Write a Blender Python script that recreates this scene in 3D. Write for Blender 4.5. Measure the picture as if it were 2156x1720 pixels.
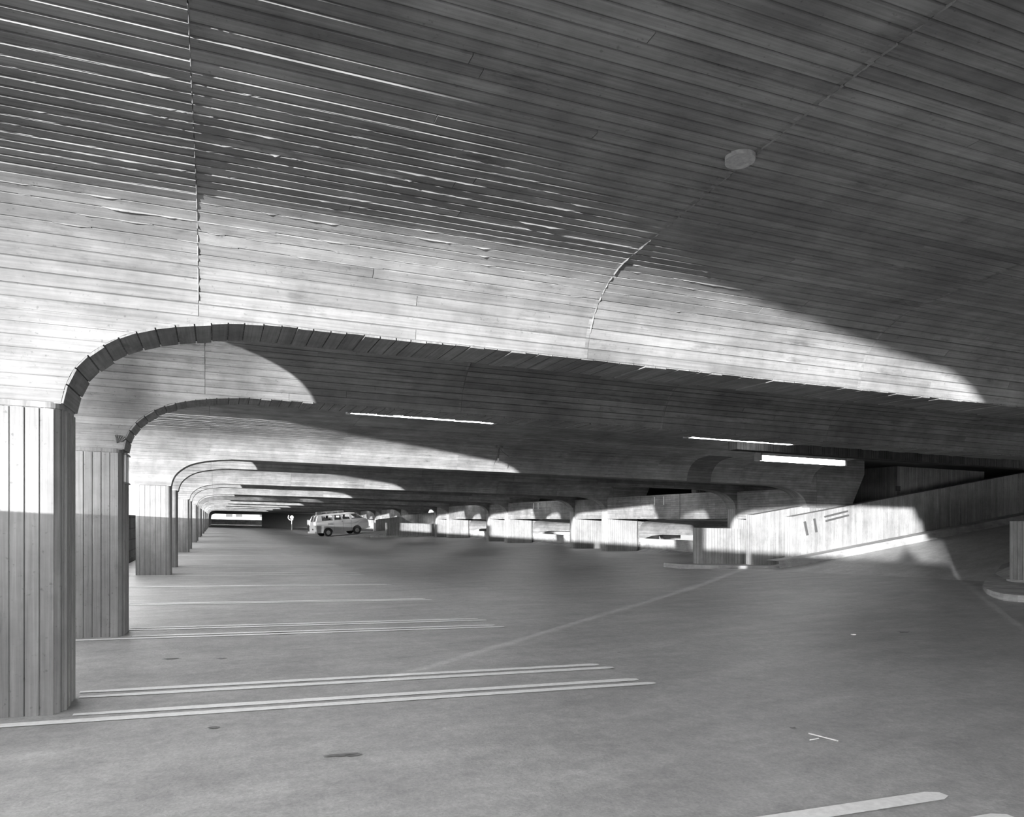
import bpy, bmesh, math, random
from mathutils import Vector, Matrix, noise
R = random.Random(7)
C = bpy.context.scene.collection
for o in list(bpy.data.objects): bpy.data.objects.remove(o)

# ------------------------------------------------------------------ camera, sky, sun, exposure
sc = bpy.context.scene
SX, TY, EYE = .0201, .0039, 1.2                 # the deck drains to the right and climbs a little away from us
cam = bpy.data.objects.new('camera', bpy.data.cameras.new('camera')); C.objects.link(cam)
cam.location = (0, 0, EYE); cam.rotation_euler = (math.pi/2, 0, -math.radians(21.337))
cam.data.sensor_width = 36; cam.data.lens = 26.70; cam.data.shift_y = .1111
cam.data.clip_start = .05; cam.data.clip_end = 1500
sc.camera = cam
w = bpy.data.worlds.new('sky'); sc.world = w; w.use_nodes = True
wn = w.node_tree.nodes; wl = w.node_tree.links; wn.clear()
wo = wn.new('ShaderNodeOutputWorld'); wb = wn.new('ShaderNodeBackground')
tc = wn.new('ShaderNodeTexCoord'); sx = wn.new('ShaderNodeSeparateXYZ'); cr = wn.new('ShaderNodeValToRGB')
wl.new(tc.outputs['Generated'], sx.inputs[0]); wl.new(sx.outputs['Z'], cr.inputs[0]); wl.new(cr.outputs[0], wb.inputs[0]); wl.new(wb.outputs[0], wo.inputs[0])
e = cr.color_ramp.elements
e[0].position = 0; e[0].color = (1, 1, 1, 1); e[1].position = 1; e[1].color = (.45, .45, .45, 1)
wb.inputs[1].default_value = 8.4
sun = bpy.data.objects.new('sun', bpy.data.lights.new('sun', 'SUN')); C.objects.link(sun)
MD = .93
sun.rotation_euler = Vector((1, MD, -.0585)).to_track_quat('-Z', 'Y').to_euler()
sun.data.energy = 14.5; sun.data.angle = math.radians(.53)
vs = sc.view_settings
vs.view_transform = 'Standard'; vs.look = 'None'; vs.exposure = 0.0; vs.gamma = 1; vs.use_curve_mapping = False

# ------------------------------------------------------------------ helpers
def sst(a, b, x):
    q = min(1, max(0, (x-a)/(b-a))); return q*q*(3-2*q)
def W(x, y, z): return Vector((x, y, z - SX*x + TY*y))
def fl(x): return .14*sst(8, 16, x)             # the floor flattens towards the right-hand piers

class MB:
    """collects faces with uv = (along the grain, across the boards)"""
    def __init__(s): s.v = []; s.f = []; s.uv = []; s.sm = []
    def face(s, pts, uv=None, smooth=False):
        i = len(s.v); s.v += [Vector(p) for p in pts]; s.f.append(list(range(i, i+len(pts))))
        s.uv.append(uv or autouv(pts)); s.sm.append(smooth)
    def box(s, x0, x1, y0, y1, z0, z1, grain=None):
        p = [(x0,y0,z0),(x1,y0,z0),(x1,y1,z0),(x0,y1,z0),(x0,y0,z1),(x1,y0,z1),(x1,y1,z1),(x0,y1,z1)]
        for q in ((0,3,2,1),(4,5,6,7),(0,1,5,4),(1,2,6,5),(2,3,7,6),(3,0,4,7)):
            s.face([p[k] for k in q], autouv([p[k] for k in q], grain))
    def prism(s, poly, axis, a, b, grain=None, skip=()):
        """poly of 2d points extruded along an axis from a to b"""
        def P(q, t): return {'x': (t, q[0], q[1]), 'y': (q[0], t, q[1]), 'z': (q[0], q[1], t)}[axis]
        n = len(poly); i0 = [P(q, a) for q in poly]; i1 = [P(q, b) for q in poly]
        ar = sum(poly[k][0]*poly[(k+1) % n][1]-poly[(k+1) % n][0]*poly[k][1] for k in range(n))
        flip = (ar > 0) != (axis == 'y')
        A, B = (i0[::-1], i1) if flip else (i0, i1[::-1])
        s.face(A, autouv(A, grain)); s.face(B, autouv(B, grain))
        for k in range(n):
            m = (k+1) % n; q = [i0[k], i0[m], i1[m], i1[k]]
            if not flip: q = q[::-1]
            s.face(q, autouv(q, grain))
    def cyl(s, p0, p1, r, n=10, r2=None, caps=True):
        p0, p1 = Vector(p0), Vector(p1); d = (p1-p0).normalized()
        a = d.orthogonal().normalized(); b = d.cross(a); r2 = r if r2 is None else r2
        c0 = [p0+(a*math.cos(t)+b*math.sin(t))*r for t in [2*math.pi*k/n for k in range(n)]]
        c1 = [p1+(a*math.cos(t)+b*math.sin(t))*r2 for t in [2*math.pi*k/n for k in range(n)]]
        for k in range(n):
            m = (k+1) % n; s.face([c0[k], c0[m], c1[m], c1[k]], smooth=True)
        if caps: s.face(c0[::-1]); s.face(c1)
    def build(s, name, mat, parent=None, origin=None, shear=True, weld=False, bevel=0):
        o3 = Vector(origin) if origin is not None else Vector((0, 0, 0))
        vv = [(W(*p) if shear else p)-o3 for p in s.v]
        me = bpy.data.meshes.new(name); me.from_pydata(vv, [], s.f)
        uv = me.uv_layers.new(name='UVMap')
        uv.data.foreach_set('uv', [c for f in s.uv for p in f for c in p])
        me.polygons.foreach_set('use_smooth', s.sm)
        if weld:
            bm = bmesh.new(); bm.from_mesh(me); bmesh.ops.remove_doubles(bm, verts=bm.verts, dist=1e-4); bm.to_mesh(me); bm.free()
        me.materials.append(mat); me.update()
        o = bpy.data.objects.new(name, me); C.objects.link(o)
        if bevel:
            m = o.modifiers.new('bevel', 'BEVEL'); m.width = bevel; m.segments = 3; m.limit_method = 'ANGLE'; m.angle_limit = .6
        if parent: o.parent = parent
        elif origin is not None: o.location = o3
        return o
def autouv(pts, grain=None):
    p = [Vector(q) for q in pts]; n = Vector((0, 0, 0))
    for k in range(1, len(p)-1): n += (p[k]-p[0]).cross(p[k+1]-p[0])
    a = [abs(c) for c in n]; d = a.index(max(a))
    if grain is None: grain = 'x' if d != 0 else 'y'
    ax = 'xyz'.index(grain)
    if ax == d: ax = (d+1) % 3
    ot = 3-ax-d
    return [(q[ax], q[ot]) for q in p]
def empty(name, loc, label, cat, group=None, rot=None):
    o = bpy.data.objects.new(name, None); C.objects.link(o); o.location = loc; o.empty_display_size = .2
    if rot: o.rotation_euler = rot
    o['label'] = label; o['category'] = cat
    if group: o['group'] = group
    return o
def tag(o, label, cat, group=None):
    o['label'] = label; o['category'] = cat
    if group: o['group'] = group
    return o
def struct(o): o['kind'] = 'structure'; return o

# ------------------------------------------------------------------ materials (all neutral greys)
def M(name):
    m = bpy.data.materials.new(name); m.use_nodes = True
    return m, m.node_tree.nodes, m.node_tree.links, m.node_tree.nodes['Principled BSDF']
def math_(n, l, op, a, b=None, c=None):
    q = n.new('ShaderNodeMath'); q.operation = op
    for i, v in enumerate((a, b, c)):
        if v is None: continue
        if isinstance(v, (int, float)): q.inputs[i].default_value = v
        else: l.new(v, q.inputs[i])
    return q.outputs[0]
def noise_(n, l, vec, scale, detail=4, rough=.6):
    q = n.new('ShaderNodeTexNoise'); q.inputs['Scale'].default_value = scale; q.inputs['Detail'].default_value = detail
    q.inputs['Roughness'].default_value = rough
    if vec is not None: l.new(vec, q.inputs['Vector'])
    return q.outputs[0]
def comb(n, l, x, y, z=0.0):
    q = n.new('ShaderNodeCombineXYZ')
    for i, v in enumerate((x, y, z)):
        if isinstance(v, (int, float)): q.inputs[i].default_value = v
        else: l.new(v, q.inputs[i])
    return q.outputs[0]
def mapr(n, l, v, a, b, c, d):
    q = n.new('ShaderNodeMapRange'); l.new(v, q.inputs[0])
    for i, t in enumerate((a, b, c, d)): q.inputs[i+1].default_value = t
    return q.outputs[0]
def concrete(name, base, board=.078, sect=2.76, groove=True, var=.16, grainamp=.22, blot=.35, bump=.35, off=.1):
    m, n, l, p = M(name)
    uv = n.new('ShaderNodeUVMap'); uv.uv_map = 'UVMap'
    s = n.new('ShaderNodeSeparateXYZ'); l.new(uv.outputs[0], s.inputs[0]); u, v = s.outputs[0], s.outputs[1]
    geo = n.new('ShaderNodeNewGeometry'); pos = geo.outputs['Position']
    vb = math_(n, l, 'DIVIDE', v, board); row = math_(n, l, 'FLOOR', vb)
    ub = math_(n, l, 'DIVIDE', math_(n, l, 'ADD', u, off), sect); col = math_(n, l, 'FLOOR', ub)
    wn_ = n.new('ShaderNodeTexWhiteNoise'); wn_.noise_dimensions = '3D'
    oi = n.new('ShaderNodeObjectInfo')
    l.new(comb(n, l, row, col, oi.outputs['Random']), wn_.inputs['Vector'])
    idv = mapr(n, l, wn_.outputs[0], 0, 1, 1-var, 1+var)
    rowoff = math_(n, l, 'MULTIPLY', wn_.outputs[0], 40)
    gv = comb(n, l, math_(n, l, 'MULTIPLY_ADD', u, 1.3, rowoff), math_(n, l, 'MULTIPLY', v, 55))
    grain = noise_(n, l, gv, 1, 6, .62)
    gv2 = comb(n, l, math_(n, l, 'MULTIPLY_ADD', u, .9, rowoff), math_(n, l, 'MULTIPLY', v, 7))
    streak = noise_(n, l, gv2, 1.6, 5, .6)
    bl = noise_(n, l, pos, .9, 6, .62); bl2 = noise_(n, l, pos, 4.5, 5, .65)
    sp = noise_(n, l, pos, 38, 2, .5)
    k = math_(n, l, 'MULTIPLY', idv, mapr(n, l, grain, .3, .7, 1-grainamp, 1+grainamp))
    k = math_(n, l, 'MULTIPLY', k, mapr(n, l, streak, .3, .7, 1-blot*.4, 1+blot*.25))
    k = math_(n, l, 'MULTIPLY', k, mapr(n, l, bl, .32, .68, 1-blot, 1+blot*.6))
    k = math_(n, l, 'MULTIPLY', k, mapr(n, l, bl2, .3, .62, 1-blot*.55, 1.05))
    smear = noise_(n, l, comb(n, l, math_(n, l, 'MULTIPLY', u, 1.6), math_(n, l, 'MULTIPLY', v, 6), row), 1.3, 5, .7)
    k = math_(n, l, 'MULTIPLY', k, mapr(n, l, smear, .28, .42, 1-blot*1.1, 1))
    k = math_(n, l, 'MULTIPLY', k, mapr(n, l, sp, .24, .34, .7, 1))
    fr = math_(n, l, 'FRACT', vb)
    edge = math_(n, l, 'MINIMUM', fr, math_(n, l, 'SUBTRACT', 1, fr))
    wob = math_(n, l, 'ADD', edge, mapr(n, l, noise_(n, l, comb(n, l, math_(n, l, 'MULTIPLY', u, 3), row), 1, 3), .3, .7, -.018, .018))
    fu = math_(n, l, 'FRACT', ub); eu = math_(n, l, 'MULTIPLY', math_(n, l, 'MINIMUM', fu, math_(n, l, 'SUBTRACT', 1, fu)), sect/board)
    gr = mapr(n, l, math_(n, l, 'MINIMUM', wob, eu), .02, .09, 0, 1)
    if groove:
        k = math_(n, l, 'MULTIPLY', k, mapr(n, l, gr, 0, 1, .55, 1))
    val = math_(n, l, 'MULTIPLY', k, base)
    val = math_(n, l, 'MINIMUM', val, .82)
    l.new(comb(n, l, val, val, val), p.inputs['Base Color'])
    p.inputs['Roughness'].default_value = .85; p.inputs['Specular IOR Level'].default_value = .25
    hgt = math_(n, l, 'ADD', math_(n, l, 'MULTIPLY', grain, .5), math_(n, l, 'MULTIPLY', sp, .25))
    if groove: hgt = math_(n, l, 'ADD', hgt, math_(n, l, 'MULTIPLY', gr, 1.6))
    b = n.new('ShaderNodeBump'); b.inputs['Strength'].default_value = bump; b.inputs['Distance'].default_value = .006
    l.new(hgt, b.inputs['Height']); l.new(b.outputs[0], p.inputs['Normal'])
    return m
def plain(name, g, rough=.6, metal=0, var=.12, scale=6, emit=None):
    m, n, l, p = M(name)
    geo = n.new('ShaderNodeNewGeometry')
    k = mapr(n, l, noise_(n, l, geo.outputs['Position'], scale, 5), .3, .7, g*(1-var), g*(1+var))
    l.new(comb(n, l, k, k, k), p.inputs['Base Color']); p.inputs['Roughness'].default_value = rough; p.inputs['Metallic'].default_value = metal
    if emit: p.inputs['Emission Color'].default_value = (1, 1, 1, 1); p.inputs['Emission Strength'].default_value = emit
    return m
def floor_mat(name, base):
    m, n, l, p = M(name)
    geo = n.new('ShaderNodeNewGeometry'); pos = geo.outputs['Position']
    s = n.new('ShaderNodeSeparateXYZ'); l.new(pos, s.inputs[0]); x, y = s.outputs[0], s.outputs[1]
    # drive lane darker towards the right; tyre-worn streaks along it and round the ramp
    st = noise_(n, l, comb(n, l, math_(n, l, 'MULTIPLY', x, .55), math_(n, l, 'MULTIPLY', y, 2.2)), 1.4, 6, .65)
    st2 = noise_(n, l, comb(n, l, math_(n, l, 'MULTIPLY', math_(n, l, 'ADD', x, math_(n, l, 'MULTIPLY', y, .35)), .5), math_(n, l, 'MULTIPLY', math_(n, l, 'SUBTRACT', y, math_(n, l, 'MULTIPLY', x, .35)), 3)), 1.1, 6, .6)
    bl = noise_(n, l, pos, .35, 5, .6); bl2 = noise_(n, l, pos, 2.2, 6, .65); fine = noise_(n, l, pos, 60, 3, .6); mid = noise_(n, l, pos, 14, 4, .65)
    lane = mapr(n, l, math_(n, l, 'ADD', x, mapr(n, l, bl2, .3, .7, -1.2, 1.2)), 2.0, 9.0, 1, .82)
    k = math_(n, l, 'MULTIPLY', lane, mapr(n, l, st, .3, .7, .87, 1.11))
    k = math_(n, l, 'MULTIPLY', k, mapr(n, l, st2, .3, .7, .88, 1.1))
    k = math_(n, l, 'MULTIPLY', k, mapr(n, l, bl, .3, .7, .9, 1.07))
    k = math_(n, l, 'MULTIPLY', k, mapr(n, l, bl2, .3, .7, .84, 1.1))
    k = math_(n, l, 'MULTIPLY', k, mapr(n, l, mid, .3, .7, .84, 1.13))
    k = math_(n, l, 'MULTIPLY', k, mapr(n, l, fine, .3, .7, .84, 1.14))
    val = math_(n, l, 'MULTIPLY', k, base)
    l.new(comb(n, l, val, val, val), p.inputs['Base Color']); p.inputs['Roughness'].default_value = .5; p.inputs['Specular IOR Level'].default_value = .5
    rip = n.new('ShaderNodeTexNoise'); rip.inputs['Scale'].default_value = 26; rip.inputs['Detail'].default_value = 5; rip.inputs['Distortion'].default_value = 1.6
    l.new(pos, rip.inputs['Vector'])
    b = n.new('ShaderNodeBump'); b.inputs['Strength'].default_value = .45; b.inputs['Distance'].default_value = .006
    l.new(math_(n, l, 'ADD', rip.outputs[0], math_(n, l, 'MULTIPLY', fine, .5)), b.inputs['Height']); l.new(b.outputs[0], p.inputs['Normal'])
    return m
ALB = .236
m_vault = concrete('board_marked_concrete', ALB)
m_board = concrete('board_marked_concrete_single_boards', ALB, groove=False)
m_bdark = concrete('dark_board_concrete', ALB*.5)
m_soffit = concrete('soffit_concrete', ALB*.92, board=.115, sect=50, groove=False, var=.1)
m_col = concrete('column_concrete', ALB*.97, board=.1, sect=50, var=.08, blot=.22)
m_colb = concrete('column_concrete_boards', ALB*.97, board=.1, sect=50, groove=False, var=.08, blot=.22)
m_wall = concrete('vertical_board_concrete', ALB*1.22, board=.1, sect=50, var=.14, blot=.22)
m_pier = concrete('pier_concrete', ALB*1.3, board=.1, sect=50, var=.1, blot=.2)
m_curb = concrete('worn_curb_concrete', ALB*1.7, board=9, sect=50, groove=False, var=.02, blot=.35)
m_stone = concrete('dark_parapet_concrete', ALB*.55, board=.3, sect=1.1, var=.25)
m_floor = floor_mat('worn_concrete_deck', .39)
m_ramp = floor_mat('worn_ramp_deck', .55)
m_paint = plain('white_road_paint', .8, .7, var=.1, scale=30)
m_worn = plain('faded_road_paint', .62, .8, var=.25, scale=18)
m_black = plain('black_rubber', .03, .8); m_dark = plain('dark_metal', .08, .5); m_void = plain('shade_dark_concrete', .1, .95)  # void concrete is dark in itself, standing in for deep shade
m_van = plain('light_van_paint', .34, .35, var=.04); m_van.node_tree.nodes['Principled BSDF'].inputs['Coat Weight'].default_value = .3
m_white = plain('white_enamel', .75, .4, var=.05); m_chrome = plain('chrome', .7, .2, metal=1, var=.03); m_grey = plain('galvanised_metal', .45, .4, metal=.6)
m_tube = plain('lit_fluorescent_tube', .9, .4, emit=15); m_patch = plain('mortar_patch', .36, .9, var=.2, scale=40)
m_stain = plain('oil_stain', .17, .6, var=.4, scale=20); m_bark = plain('dark_bark', .08, .9); m_leaf = plain('dark_leaves', .1, .7)
m_build = plain('pale_masonry', .24, .8, var=.08, scale=.8); m_build2 = plain('grey_masonry', .35, .8, var=.12, scale=.8)
m_pane = plain('dark_window_pane', .05, .6); m_street = plain('asphalt_street', .06, .9, scale=.5)
def glass():
    m, n, l, p = M('van_window_glass')
    p.inputs['Base Color'].default_value = (.75, .75, .75, 1); p.inputs['Roughness'].default_value = .03
    p.inputs['Transmission Weight'].default_value = 1; p.inputs['IOR'].default_value = 1.05
    return m
m_glass = glass()

# ------------------------------------------------------------------ plan of the building
XL0, XL1 = -1.55, -.87            # left columns
XR0, XR1 = 16.1, 17.75            # right piers
TK = .5; Y0, PER, Q = 5.28, 12.25, 3.264
NI, NJ = -1, 8                    # pairs built
def yf(i, j): return Y0 + i*PER + j*Q
XE = -1.93                        # outer edge of the vaults
HA = [(0,1.88),(.02,1.98),(.05,2.06),(.08,2.115),(.13,2.175),(.18,2.222),(.26,2.285),(.34,2.332),(.43,2.372),(.53,2.404),(.66,2.434),(.80,2.458),(.93,2.478),(1.05,2.49),(1.2,2.5)]
def corbel(z): return XL0 - .383*(z-1.88)
def hx(z):                        # x of the left haunch at height z
    for (a, b), (c, d) in zip(HA, HA[1:]):
        if b <= z <= d: return XL1 + a + (c-a)*(z-b)/(d-b)
    return XL1 if z < 1.88 else 1e9
# profile of a vault, from its beam face inwards: (distance from the face, height)
PR = [(0,2.5),(.012,2.58),(.03,2.65),(.06,2.73),(.11,2.815),(.18,2.89),(.27,2.96),(.37,3.015),(.46,3.05),(.56,3.08),(.86,3.11),(1.35,3.156),(1.97,3.214),(2.65,3.265),(3.2,3.292),(4.25,3.325)]
def plen():
    L = [0]
    for a, b in zip(PR, PR[1:]): L.append(L[-1]+math.hypot(b[0]-a[0], b[1]-a[1]))
    return L
PL = plen()
def prof(s):                      # s = arc length above z 2.5; returns (dy, z, normal into the room (dy,dz))
    s = max(0, min(PL[-1]-1e-6, s))
    for k in range(len(PL)-1):
        if s <= PL[k+1]:
            t = (s-PL[k])/(PL[k+1]-PL[k]); a, b = PR[k], PR[k+1]
            dx, dz = b[0]-a[0], b[1]-a[1]; L = math.hypot(dx, dz)
            return a[0]+dx*t, a[1]+dz*t, (dz/L, -dx/L)
def zoff(s): return s             # v coordinate of a row: rows below 2.5 are negative
BW = .078
SECT = [XE, -.1, 2.69, 5.45, 8.2, 10.95, 13.7, 16.1]

# ------------------------------------------------------------------ ground and floor
g = MB(); g.box(-400, 400, -300, 600, -6.2, -6.0); struct(g.build('trim_1', m_street, shear=False))
b = MB()
xs = [-2.3, 0, 4, 8, 9, 10, 11, 12, 13, 14, 15, 16, 18.2]
ys = [-4.3, 8, 20, 40, 60, 80, 100, 120, 150, 192]
for x0, x1 in zip(xs, xs[1:]):
    for y0, y1 in zip(ys, ys[1:]):
        b.face([(x0,y0,fl(x0)),(x1,y0,fl(x1)),(x1,y1,fl(x1)),(x0,y1,fl(x0))])
        b.face([(x0,y0,-.35),(x0,y1,-.35),(x1,y1,-.35),(x1,y0,-.35)])
b.face([(18.2,-4.3,-.35),(18.2,192,-.35),(18.2,192,fl(18)),(18.2,-4.3,fl(18))])
b.face([(-2.3,192,-.35),(-2.3,-4.3,-.35),(-2.3,-4.3,0),(-2.3,192,0)])
floor = struct(b.build('floor', m_floor, weld=True))
def stripe(x0, x1, yc, wd=.085, mat=m_paint, nm='parking_stripe', z=.004):
    s = MB(); n = 10; a = []; c = []
    for k in range(n+1):
        x = x0+(x1-x0)*k/n; wv = wd/2*(1+.12*noise.noise((x*3, yc*7, 0)))
        if k == n: wv *= .45
        if k == n-1: x = x1-.06
        if k == 0 and x0 > -1: wv *= .6
        a.append((x, yc-wv, z+fl(x))); c.append((x, yc+wv, z+fl(x)))
    for k in range(n): s.face([a[k], a[k+1], c[k+1], c[k]])
    s.build(nm, mat, floor)
def stripes(yc, xa, xb=3.14, gap=.16, wd=.088):
    stripe(xa[0], xb+.03, yc-gap/2, wd); stripe(xa[1], xb-.03, yc+gap/2, wd)
for i in range(0, 9):
    ya, yb = yf(i,0), yf(i,1); L = -2.05
    if i < 6:
        stripes(ya-.13, (L, -.80)); stripes(ya+TK+.03, (-.84, -.86)); stripes(yb-.10, (L, -.78)); stripes(yb+TK+.03, (-.86, -.86))
        stripes(yb+TK+2.62, (L, L)); stripes(yb+TK+5.52, (L, L))
    else:
        for yy in (ya, yb, yb+3.1, yb+6): stripe(L, 3.1, yy, .2)
stripe(-2.05, 3.12, 2.53, .1); stripe(-2.05, 3.16, 2.24, .1)
def stain(x, y, rx, ry, seed, mat=m_stain, nm='oil_stain'):
    s = MB(); n = 22; rr = random.Random(seed)
    pts = []
    for k in range(n):
        t = 2*math.pi*k/n; q = 1+.55*noise.noise((math.cos(t)*1.7+seed, math.sin(t)*1.7, seed*.37))
        pts.append((x+rx*q*math.cos(t), y+ry*q*math.sin(t), .003+fl(x)))
    s.face(pts); s.build(nm, mat, floor)
for q in ((.60,3.95,.09,.022,1),(.66,3.93,.05,.018,2),(-.01,4.69,.035,.02,3),(7.75,6.83,.09,.05,4),(3.27,3.68,.022,.016,5),(3.30,3.47,.02,.012,6),(-.35,7.1,.05,.03,7),(.05,7.0,.04,.02,8),(3.6,6.4,.02,.015,9)): stain(*q)
s = MB(); s.face([(6.90,6.78,.006+fl(7)),(6.95,6.78,.006+fl(7)),(6.95,6.81,.006+fl(7)),(6.90,6.81,.006+fl(7))]); s.box(6.90,6.95,6.78,6.81,.002,.01)
tag(s.build('paper_scrap', m_white), 'tiny white scrap of paper lying on the dark drive lane', 'litter')
s = MB(); s.cyl((3.245,3.52,.012),(3.31,3.36,.006),.004,6); tag(s.build('twig', m_worn), 'longer pale twig lying slanted on the bare floor', 'twig')
s = MB(); s.cyl((3.16,3.42,.008),(3.235,3.43,.008),.003,6); tag(s.build('twig', m_worn), 'shorter pale twig lying level on the bare floor', 'twig')

# ------------------------------------------------------------------ ceilings: barrel vaults between the beams
def vault(name, yA, yB, x0, x1, zo=0, mat=m_vault, back=0.0, nx=9, oz=0):
    """vault from the back of the beam at yA to the front face of the beam at yB"""
    o = MB(); half = (yB-yA)/2; smax = None
    S = []; k = 0
    while k*BW/2 < PL[-1]:
        d, z, nn = prof(k*BW/2)
        if d > half: break
        S.append(k*BW/2); k += 1
    pts = []
    for s in S:
        d, z, nn = prof(s); pts.append((yB-d+nn[0]*back, z-nn[1]*back, s))
    left = [(yA+(yB-y), z, 40+s) for y, z, s in pts]
    mid = []
    ztop = pts[-1][1]+.004
    row = pts + [(yB-half, ztop, pts[-1][2]+abs(half-(yB-pts[-1][0])))]
    for side in (row, [(yA+(yB-y), z, 40.02+s) for y, z, s in row]):
        for a, c in zip(side, side[1:]):
            for q in range(nx):
                xa, xb = x0+(x1-x0)*q/nx, x0+(x1-x0)*(q+1)/nx
                P = [(xa,a[0],a[1]+zo),(xb,a[0],a[1]+zo),(xb,c[0],c[1]+zo),(xa,c[0],c[1]+zo)]
                U = [(xa,a[2]),(xb,a[2]),(xb,c[2]),(xa,c[2])]
                if side is not row: P.reverse(); U.reverse()
                o.face(P, U, True)
    return struct(o.build(name, mat, weld=True))
def board_row(parent, s0, s1, xa, xb, yface, tilt, lift, origin=None, mat=m_board, nm='board', v0=None):
    """one board imprint of the vault: a slab following the curve, its far edge standing proud"""
    o = MB(); nx = max(1, int((xb-xa)/.7)); ns = 3; gp = .005
    def pt(s, x, pr):
        d, z, nn = prof(s); return (x, yface-d-nn[0]*pr if False else yface-(d+nn[0]*pr), z+nn[1]*pr)
    S = [s0+gp+(s1-s0-2*gp)*k/(ns-1) for k in range(ns)]
    X = [xa+.002+(xb-xa-.004)*k/nx for k in range(nx+1)]
    sd = R.random()*50
    def pr(k, x): return lift + tilt*k/(ns-1)*(1+.35*noise.noise((x*1.3, sd, 0))) + .0012*noise.noise((x*4, sd, k*2.2))
    for i in range(nx):
        for k in range(ns-1):
            o.face([pt(S[k],X[i],pr(k,X[i])), pt(S[k],X[i+1],pr(k,X[i+1])), pt(S[k+1],X[i+1],pr(k+1,X[i+1])), pt(S[k+1],X[i],pr(k+1,X[i]))],
                   [(X[i],S[k]),(X[i+1],S[k]),(X[i+1],S[k+1]),(X[i],S[k+1])])
        for k in (0, ns-1):
            q = [pt(S[k],X[i],-.012), pt(S[k],X[i+1],-.012), pt(S[k],X[i+1],pr(k,X[i+1])), pt(S[k],X[i],pr(k,X[i]))]
            if k: q.reverse()
            o.face(q, [(p[0], S[k]) for p in q])
    for x, sgn in ((X[0], 1), (X[-1], -1)):
        i = 0 if sgn > 0 else nx
        q = [pt(S[0],x,-.012), pt(S[0],x,pr(0,x)), pt(S[-1],x,pr(ns-1,x)), pt(S[-1],x,-.012)]
        if sgn < 0: q.reverse()
        o.face(q, [(x, S[0]+.01)]*4)
    return o.build(nm, mat, parent)
k = 0
CE = {}
for i in range(NI, NJ+1):
    if i < 0: continue
    CE[i, 0] = vault('ceiling', yf(i-1,1)+TK, yf(i,0), XE, XR0+.15, back=.0)
    CE[i, 1] = vault('ceiling', yf(i,0)+TK, yf(i,1), XE, XR0+.15)
CE[NJ+1, 0] = vault('ceiling', yf(NJ,1)+TK, yf(NJ+1,0), XE, XR0+.15)
# single boards where the photo lets you tell them apart
def boards(i, j, smaxs, tl):
    ya = yf(i, j)
    for c, (xa, xb) in enumerate(zip(SECT, SECT[1:])):
        if c >= len(smaxs): break
        s = 0
        while s < smaxs[c]:
            d = prof(s)[0]
            bold = 1 if c == 0 else .85 if c == 1 else .5
            if d > .45: t = tl*bold*(R.uniform(.85, 1.12) if c == 0 else R.uniform(.3, 1.25))
            else: t = R.uniform(0, .0025)
            lift = R.uniform(.0035, .005)
            if d <= .45 and R.random() < .2: lift += .003
            if R.random() < .25 and xb-xa > 2:      # some boards stop short and a second length takes over
                xm = xa + (xb-xa)*R.uniform(.3, .7)
                board_row(CE[i,j], s, s+BW, xa, xm, ya, t, lift); board_row(CE[i,j], s, s+BW, xm, xb, ya, t*R.uniform(.4,1.1), lift+R.uniform(-.002,.002))
            else: board_row(CE[i,j], s, s+BW, xa, xb, ya, t, lift)
            s += BW
boards(0, 0, (2.8, 3.8, 4.0, 2.1), .0075)
boards(0, 1, (1.2, 1.2, 1.2, 1.2, 1.2), .003)
# ragged fins of mortar squeezed out between the boards
fin = MB()
def ridge(s, xa, xb, hgt, yface=Y0):
    n = max(2, int((xb-xa)/.05)); prev = None
    for k in range(n+1):
        x = xa+(xb-xa)*k/n; q = hgt*(.4+.9*R.random())*(0 if k in (0, n) else 1)
        d, z, nn = prof(s); P = []
        for ds, pr in ((-.004,.002),(0,q+.004),(.004,.002)):
            d, z, nn = prof(s+ds); P.append((x, yface-(d+nn[0]*pr), z+nn[1]*pr))
        if prev: fin.face([prev[0],P[0],P[1],prev[1]]); fin.face([prev[1],P[1],P[2],prev[2]])
        prev = P
for k in range(190):
    r = R.randint(6, 24); x = R.uniform(XE, 4.6) if r < 20 else R.uniform(XE, 1.5)
    ridge(r*BW, x, x+R.choice((.06,.1,.2,.35,.6)), R.uniform(.004,.011))
for xj, s_a, s_b in ((-.1,.1,3.0),(2.69,.2,3.6)):
    s = s_a; prev = None
    while s < s_b:
        q = R.uniform(.001,.012); P = []
        for dx, pr in ((-.006,.003),(0,q+.004),(.006,.003)):
            d, z, nn = prof(s); P.append((xj+dx, Y0-(d+nn[0]*pr), z+nn[1]*pr))
        if prev and R.random() < .85: fin.face([prev[0],prev[1],P[1],P[0]]); fin.face([prev[1],prev[2],P[2],P[1]])
        prev = P; s += .025
fin.build('mortar_fins', m_soffit, CE[0,0])['kind'] = 'stuff'
# the boards of the next wide bay are too fine to tell apart singly: one relief
big = MB(); o_ = MB
for c, (xa, xb) in enumerate(zip(SECT[:6], SECT[1:])):
    k = 0
    while k*BW < 2.0:
        s0 = k*BW; S = (s0+.004, s0+BW-.004); l0 = R.uniform(.002,.005); t = .006*R.uniform(.5,1.1) if prof(s0)[0] > .45 else .001
        P = []
        for s, pr in ((S[0], l0), (S[1], l0+t), (S[1], -.006), (S[0], -.006)):
            d, z, nn = prof(s); P.append((yf(1,0)-(d+nn[0]*pr), z+nn[1]*pr))
        for q0, q1 in ((0,1),(1,2),(3,0)):
            big.face([(xa,*P[q0]),(xb,*P[q0]),(xb,*P[q1]),(xa,*P[q1])], [(xa,S[0] if q0 != 1 else S[1]),(xb,S[0] if q0 != 1 else S[1]),(xb,S[1] if q0 == 0 else S[0]),(xa,S[1] if q0 == 0 else S[0])])
        k += 1
big.build('board_relief', m_board, CE[1,0])['kind'] = 'stuff'
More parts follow.
